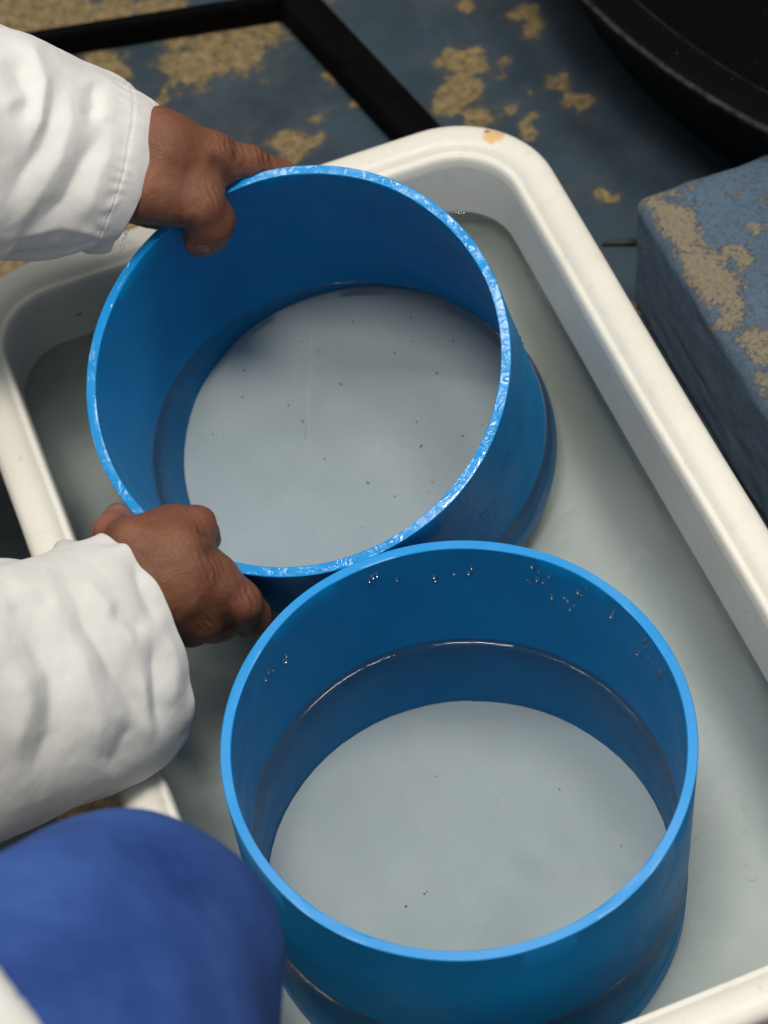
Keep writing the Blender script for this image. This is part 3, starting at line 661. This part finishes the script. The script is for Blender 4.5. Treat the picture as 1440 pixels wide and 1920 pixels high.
def sleeve(sections, thick, folds, mat, label, seed, hem_at, edge_wave, frill=0.):
    # sections: (top x, top y, bottom x, bottom y, depth); a cloth tube with folds, a turned hem and an open cuff
    NS, NC = 230, 220
    S = catmull(sections, NS)
    for _ in range(160): S[1:-1] = .25*S[:-2]+.5*S[1:-1]+.25*S[2:]
    C = A([PD((s[0]+s[2])/2, (s[1]+s[3])/2, s[4]) for s in S]); W = A([(PD(s[0], s[1], s[4])-PD(s[2], s[3], s[4]))/2 for s in S])
    ax = np.gradient(C, axis=0)
    for _ in range(160): ax[1:-1] = .25*ax[:-2]+.5*ax[1:-1]+.25*ax[2:]
    ax /= np.linalg.norm(ax, axis=1)[:, None]
    hw = np.linalg.norm(W, axis=1); wd = W/hw[:, None]; wd = wd-(wd*ax).sum(1)[:, None]*ax; wd /= np.linalg.norm(wd, axis=1)[:, None]
    tn = np.cross(ax, wd); sg = np.sign((tn@(-fw)).mean()); tn = tn*sg           # towards the viewer
    th = np.linspace(0, 2*math.pi, NC, endpoint=False); ct, st_ = np.cos(th), np.sin(th)
    tk = np.interp(np.linspace(0, 1, NS), np.linspace(0, 1, len(thick)), thick)
    def pw(v, e): return np.sign(v)*np.abs(v)**e
    X = C[:, None]+wd[:, None]*(hw[:, None]*ct[None])[..., None]+tn[:, None]*((hw*tk)[:, None]*st_[None])[..., None]
    def normals(X):
        du = np.gradient(X, axis=0); dv = np.roll(X, -1, 1)-np.roll(X, 1, 1); n = np.cross(du, dv); n /= np.linalg.norm(n, axis=-1)[..., None]+1e-12
        out = X-C[:, None]; return n*np.sign((n*out).sum())
    n0 = normals(X); px, py = topx(X); face = np.clip(((n0@(-fw))+.15)/.4, 0, 1)
    u = np.linspace(0, 1, NS)[:, None]+0*px
    wx = px+6*fbm(X, 25, 2, seed+1); wy = py+6*fbm(X, 25, 2, seed+2)
    disp = .0012*noise(X, 14, seed)
    for pl, wpx, amp in folds:
        dd, fade = seg_dist(wx, wy, pl); disp = disp+.62*face*amp*fade*fade*(3-2*fade)*(.7*np.exp(-(dd/(wpx*1.5))**2)+.3/(1+(dd/(wpx*.6))**2))
    disp = disp+.0003*fbm(X, 90, 2, seed+9)
    back = 1-face; disp = disp+back*.004*np.sin(th*7+3*u*6+2*noise(X, 25, seed+5))
    # hem: doubled cloth near the cuff with a row of stitches and slight puckers
    arc = np.cumsum(np.concatenate([[0], np.linalg.norm(np.diff(C, axis=0), axis=1)])); e = (arc[-1]-arc)[:, None]+0*px
    if hem_at > 0:
        disp = disp+.0005/(1+np.exp((e-hem_at)/.0006))
        disp = disp-.0006*np.exp(-((e-hem_at+.0015)/.0011)**2)*(.7+.3*np.sin(th*150)[None])
        disp = disp+.0004*np.sin(th*30+7*noise(X, 50, seed+8))*np.exp(-((e-hem_at)/.006)**2)
    disp = disp+edge_wave*np.exp(-e/.010)*noise(X, 55, seed+6)
    disp = disp+frill*np.exp(-(e/.011)**2)*np.sin(th*13+5*noise(X, 22, seed+12))*(.6+.6*noise(X, 30, seed+13))
    X = X+n0*disp[..., None]
    # lip: turn the edge in and run back inside
    n1 = normals(X); R1 = X[-1]; rows = [X.reshape(-1, 3)]; axl = ax[-1]
    for dn, da in ((-.0004, .0009), (-.0012, .0012), (-.0019, .0006), (-.0022, -.002), (-.0026, -.012), (-.004, -.035), (-.008, -.07)): rows.append(R1+n1[-1]*dn+axl*da)
    V = np.concatenate(rows); o = obj('sleeve', V, grid_faces(NS+7, NC, True, sg < 0), mat, person); o['label'] = label; return o
cloth_u = mat_cloth('white_cotton', (.72, .70, .67), (.64, .62, .59), stain=[(PD(215, 350, 1.27), .012, (.62, .56, .42), .35), (PD(120, 445, 1.30), .014, (.45, .40, .38), .3)])
cloth_l = mat_cloth('white_cotton_worn', (.69, .672, .64), (.61, .59, .555), stain=[(PD(303, 1118, 1.215), .0042, (.60, .45, .22), .35), (PD(292, 1380, 1.24), .010, (.60, .50, .32), .5)])
up_sec = [(-900, -150, -820, 560, 1.12), (-520, -60, -460, 540, 1.195), (-230, 10, -190, 512, 1.262), (-60, 40, -60, 492, 1.295), (20, 58, 5, 486, 1.309), (80, 92, 60, 482, 1.318), (140, 122, 112, 474, 1.326), (200, 146, 160, 470, 1.333), (240, 172, 196, 468, 1.338), (268, 200, 224, 464, 1.342)]
up_f = [([(12, 60), (58, 98), (78, 150), (72, 220), (44, 300)], 15, .0052), ([(0, 110), (36, 130), (52, 185), (42, 235)], 16, -.0052), ([(0, 205), (30, 180), (60, 168)], 12, .0028),
        ([(95, 130), (98, 200), (80, 280), (30, 350), (0, 380)], 17, -.0045), ([(132, 140), (128, 220), (112, 300), (60, 380), (0, 440)], 20, .0044), ([(176, 152), (182, 196), (166, 232)], 13, -.0046), ([(205, 240), (172, 275), (146, 330), (120, 380), (60, 425)], 16, -.0050),
        ([(200, 170), (194, 235)], 13, .0022), ([(218, 262), (190, 310), (172, 380), (150, 420)], 17, .0032), ([(0, 455), (60, 436), (120, 424), (180, 436), (228, 438)], 8, .0018), ([(-60, 150), (-40, 300)], 30, .006)]
sleeve(up_sec, (.72, .74, .76, .78, .74), up_f, cloth_u, 'left coat sleeve with stitched cuff, upper one in view', 61, .0175, .0012)
lo_sec = [(-980, 1010, -780, 1820, .96), (-560, 1085, -440, 1730, 1.062), (-240, 1080, -170, 1640, 1.145), (-60, 1072, -20, 1572, 1.190), (40, 1048, 70, 1532, 1.212), (110, 1030, 140, 1500, 1.228), (165, 1013, 205, 1472, 1.241), (200, 1000, 226, 1456, 1.248), (234, 992, 254, 1434, 1.256)]
lo_f = [([(125, 1086), (159, 1176), (212, 1261), (255, 1325), (290, 1385)], 15, -.0050), ([(150, 1070), (190, 1130), (235, 1190), (262, 1250)], 22, .0040), ([(196, 1148), (240, 1168), (280, 1184)], 13, -.0040), ([(252, 1040), (264, 1100), (300, 1180)], 12, -.0046), ([(284, 1190), (294, 1270), (300, 1340), (302, 1385)], 14, -.0056),
        ([(0, 1166), (53, 1197), (96, 1272), (98, 1378), (42, 1484)], 22, -.0055), ([(20, 1240), (50, 1310), (10, 1420)], 26, .005), ([(125, 1180), (160, 1270), (190, 1340), (160, 1420)], 30, .0042), ([(252, 1345), (228, 1405), (195, 1455)], 17, -.0044), ([(262, 1250), (278, 1330), (285, 1400)], 12, .0030), ([(310, 1180), (330, 1260), (325, 1340)], 14, .0030),
        ([(0, 1110), (70, 1095), (130, 1080)], 20, .003), ([(0, 1140), (60, 1140), (110, 1120)], 15, -.003), ([(225, 1010), (250, 1020), (275, 1008)], 9, .003), ([(310, 1060), (326, 1085)], 8, .0036), ([(332, 1110), (348, 1130)], 8, .0036)]
sleeve(lo_sec, (.80, .82, .82, .80, .72), lo_f, cloth_l, 'right coat sleeve with crumpled cuff, lower one in view', 83, 0, .0010, .0018)
# frayed threads at the upper cuff
parts = []
for pl in ([(229, 452), (236, 440), (242, 432), (238, 428), (233, 440)], [(226, 458), (233, 462), (232, 470)], [(224, 460), (228, 466), (224, 474)], [(230, 448), (238, 446), (236, 436)]):
    parts.append(tube(catmull([PD(x, y, 1.318) for x, y in pl], 12), .00022, 5))
V, F = merge(parts); obj('loose_threads', V, F, mat_plain('grey_thread', (.16, .15, .14), (.25, .24, .22), .9), person)

# trouser knee close to the lens, coat tail lying over the thigh
KD = .95
hip = A([-.62, .46, .33])
def kp(x, y, d): return PD(x, y, d)
k0, k1, k2, k3 = kp(-520, 2380, .80), kp(85, 2030, .90), kp(225, 1830, .955), kp(60, 1930, 1.20)
def leg(X):
    f = smin(cap(X, k0, k1, .105, .088), cap(X, k1, k2, .088, .060), .03); f = smin(f, cap(X, hip, k0, .115, .105), .03); f = smin(f, cap(X, k2, k3, .056, .055), .04)
    return f+.0035*fbm(X, 14, 3, 91)+.0022*np.sin(55*(X[..., 0]*.6+X[..., 2]*.9)+4*noise(X, 11, 3))+.0030*(1-np.abs(noise(X, 9, 95)))**3
C8 = A([k0, k1, k2, k3, hip]); V, F = nets(leg, C8.min(0)-.13, C8.max(0)+.13, .006); V = relax(V, F, 2)
trouser = mat_cloth('blue_trousers', (.010, .030, .140), (.040, .095, .30), 0.)
o = obj('trouser_leg', V, F, trouser, person); o['label'] = 'bent knee in blue trousers, blurred close to the camera'
ds = np.linspace(.6, 1.1, 500); dk = ds[int(np.argmax(leg(A([PD(35, 1880, q) for q in ds])) < .012))]
c0 = kp(35, 1880, dk); cn = PD(-40, 1946, dk)-PD(35, 1880, dk); cn /= np.linalg.norm(cn)
def tail(X): 
    l = leg(X); return np.maximum(np.maximum(np.maximum(l-.013, .003-l), -((X-c0)@cn)), (X-PD(0, 1760, dk))@UP)
C8 = A([k0, k1, k2]); V, F = nets(tail, C8.min(0)-.14, C8.max(0)+.14, .0036); V = relax(V, F, 6); o = obj('coat_tail', V, F, cloth_l, person); o['label'] = 'white coat tail lying over the thigh'

# coat body outside the frame, so that the sleeves belong to somebody
eu, el = PD(-820, 205, 1.128), PD(-840, 1410, .968); su, sl = A([-.62, .87, .72]), A([-.62, .47, .70])
def coat(X):
    f = smin(cap(X, eu, su, .088, .095), cap(X, su, sl, .105, .105), .06); f = smin(f, cap(X, el, sl, .088, .095), .06)
    f = smin(f, cap(X, (su+sl)/2+A([-.02, .06, -.02]), A([-.74, .74, .32]), .14, .17), .08); f = smin(f, cap(X, (su+sl)/2+A([-.02, -.06, -.02]), A([-.74, .56, .32]), .14, .17), .08)
    return f+.006*fbm(X, 9, 3, 97)
V, F = nets(coat, A([-.98, .30, .10]), A([-.24, 1.06, .90]), .009); V = relax(V, F, 2); o = obj('coat_body', V, F, cloth_l, person)

for ob in sc.objects:
    if ob.type == 'MESH' and ob.name.split('.')[0] in ('tube_wall', 'screen', 'basin', 'debris_specks', 'pale_line', 'bubbles', 'left_hand', 'right_hand', 'rim'): ob.cycles.is_caustics_receiver = True
water.cycles.is_caustics_caster = True
